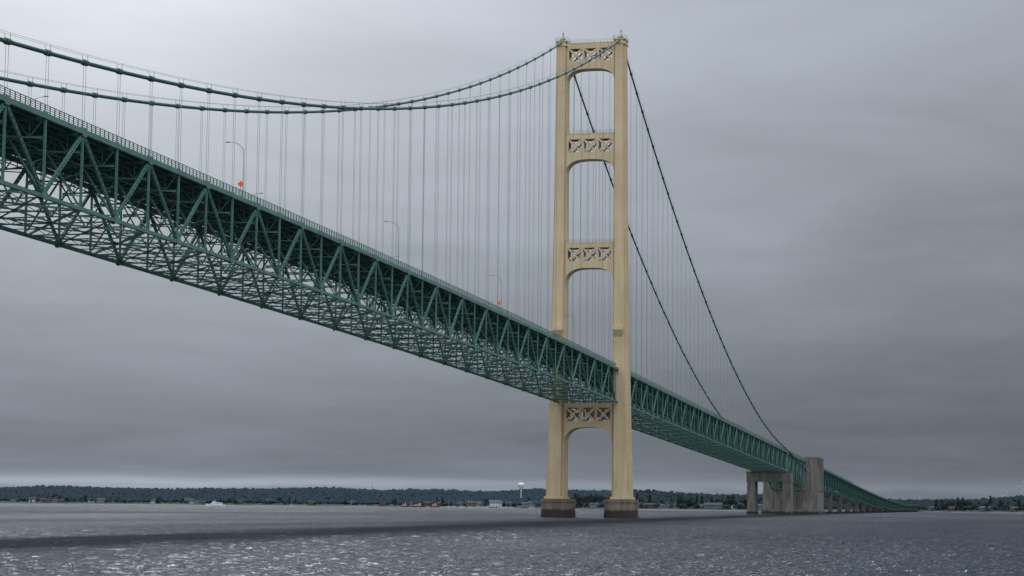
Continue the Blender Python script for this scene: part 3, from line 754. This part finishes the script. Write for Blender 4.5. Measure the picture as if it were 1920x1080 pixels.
# ------------------------------------------------------------------ light and sky
SUN_DIR=Vector((-.42,.906,.546)).normalized()
sl=bpy.data.lights.new("sun","SUN"); sl.energy=.5; sl.angle=math.radians(24); sl.color=(1,.97,.93)
so=bpy.data.objects.new("sun",sl); COL.objects.link(so); so.rotation_euler=SUN_DIR.to_track_quat('Z','Y').to_euler()
w=bpy.data.worlds.new("World"); scene.world=w; w.use_nodes=True; nt=w.node_tree; N=nt.nodes; L=nt.links
bg=N["Background"]; 
sky=N.new("ShaderNodeTexSky"); sky.sky_type='NISHITA'; sky.sun_disc=False; sky.sun_elevation=math.asin(SUN_DIR.z); sky.sun_rotation=math.atan2(SUN_DIR.x,SUN_DIR.y)
bg.inputs["Strength"].default_value=.05; L.new(sky.outputs[0],bg.inputs["Color"])
def M(op,a,b=None,c=None):
    n=N.new("ShaderNodeMath"); n.operation=op
    for i,v in enumerate((a,b,c)):
        if v is None: continue
        if isinstance(v,(int,float)): n.inputs[i].default_value=v
        else: L.new(v,n.inputs[i])
    return n.outputs[0]
tc=N.new("ShaderNodeTexCoord"); sp=N.new("ShaderNodeSeparateXYZ"); L.new(tc.outputs["Generated"],sp.inputs[0])
z=sp.outputs["Z"]; zc=M('ADD',M('MAXIMUM',z,0.0),.09)
cv=N.new("ShaderNodeCombineXYZ"); L.new(M('DIVIDE',sp.outputs["X"],zc),cv.inputs[0]); L.new(M('DIVIDE',sp.outputs["Y"],zc),cv.inputs[1])
cv2=N.new("ShaderNodeCombineXYZ"); L.new(M('MULTIPLY',sp.outputs["X"],5.5),cv2.inputs[0]); L.new(M('MULTIPLY',sp.outputs["Y"],5.5),cv2.inputs[1]); L.new(M('MULTIPLY',z,22.0),cv2.inputs[2])
cv3=N.new("ShaderNodeCombineXYZ"); L.new(M('MULTIPLY',sp.outputs["X"],14.0),cv3.inputs[0]); L.new(M('MULTIPLY',sp.outputs["Y"],14.0),cv3.inputs[1]); L.new(M('MULTIPLY',z,110.0),cv3.inputs[2])
def nz(scale,det,rough,dist=0,vec=cv.outputs[0]):
    n=N.new("ShaderNodeTexNoise"); n.inputs["Scale"].default_value=scale; n.inputs["Detail"].default_value=det; n.inputs["Roughness"].default_value=rough; n.inputs["Distortion"].default_value=dist; L.new(vec,n.inputs["Vector"]); return n.outputs["Fac"]
c1=nz(.45,3,.5,.5); c2=nz(1.3,4,.45,.4); c3=nz(1.0,5,.55,.5,cv2.outputs[0]); c4=nz(1.0,5,.6,.4,cv3.outputs[0])
zz=M('ADD',z,M('MULTIPLY',M('SUBTRACT',c3,.5),M('MULTIPLY',M('MINIMUM',z,.12),.8)))
cr=N.new("ShaderNodeValToRGB"); L.new(zz,cr.inputs["Fac"]); r=cr.color_ramp; r.interpolation='B_SPLINE'
stops=[(0,.18),(.008,.175),(.016,.145),(.026,.125),(.040,.13),(.065,.165),(.10,.21),(.15,.265),(.21,.32),(.30,.38),(.6,.95),(1,1.3)]
r.elements[0].position=0; r.elements[0].color=(.18,)*3+(1,); r.elements[1].position=1; r.elements[1].color=(1.3,)*3+(1,)
for p_,v_ in stops[1:-1]:
    e=r.elements.new(p_); e.color=(v_,v_,v_,1)
base=cr.outputs["Color"]
low=M('EXPONENT',M('MULTIPLY',M('ABSOLUTE',z),-16.0))
amp=M('ADD',M('ADD',M('MULTIPLY',M('SUBTRACT',c1,.5),.45),M('MULTIPLY',M('SUBTRACT',c2,.5),.12)),M('ADD',M('MULTIPLY',M('SUBTRACT',c3,.5),.40),M('MULTIPLY',M('MULTIPLY',M('SUBTRACT',c4,.5),low),.9)))
lum=M('MULTIPLY',base,M('ADD',amp,1.0))
def gd(d,width,gain):
    vm=N.new("ShaderNodeVectorMath"); vm.operation='DOT_PRODUCT'; L.new(tc.outputs["Generated"],vm.inputs[0]); vm.inputs[1].default_value=d
    return M('MULTIPLY',M('EXPONENT',M('DIVIDE',M('SUBTRACT',vm.outputs["Value"],1.0),width*width/2)),gain)
def glow(mrad,elev,width,gain):
    al=PSI-math.atan(mrad/1000.); return gd(Vector((-math.sin(al)*math.cos(elev),math.cos(al)*math.cos(elev),math.sin(elev))),width,gain)
gf=glow(-215,.33,.19,.31)
g=M('ADD',gf,M('ADD',glow(-160,.40,.32,.24),gd(Vector((.45,-1,.65)).normalized(),.85,1.1))); g=M('MULTIPLY',g,M('ADD',M('MULTIPLY',M('SUBTRACT',c2,.5),.4),1.0))  # last term: unseen glow behind the camera, added to fill the tower front
# thin clear gap between the cloud base and the shore, brightest towards one side
zs=M('DIVIDE',M('SUBTRACT',M('ADD',z,M('MULTIPLY',M('SUBTRACT',c4,.5),.007)),.0095),.0030)
gap=M('EXPONENT',M('MULTIPLY',M('MULTIPLY',zs,zs),-1.0))
gap=M('MULTIPLY',gap,M('ADD',glow(-190,.01,.26,.15),.03))
lum=M('ADD',M('ADD',lum,g),gap)
cc=N.new("ShaderNodeCombineColor"); L.new(M('MULTIPLY',lum,M('ADD',M('SUBTRACT',.895,M('MULTIPLY',low,.05)),M('MULTIPLY',gf,.18))),cc.inputs[0]); L.new(M('MULTIPLY',lum,.98),cc.inputs[1]); L.new(M('MULTIPLY',lum,M('SUBTRACT',M('ADD',1.10,M('MULTIPLY',low,.08)),M('MULTIPLY',gf,.20))),cc.inputs[2])
bg2=N.new("ShaderNodeBackground"); L.new(cc.outputs[0],bg2.inputs["Color"]); bg2.inputs["Strength"].default_value=1
ms=N.new("ShaderNodeMixShader"); ms.inputs[0].default_value=.993; L.new(bg.outputs[0],ms.inputs[1]); L.new(bg2.outputs[0],ms.inputs[2]); L.new(ms.outputs[0],N["World Output"].inputs["Surface"])
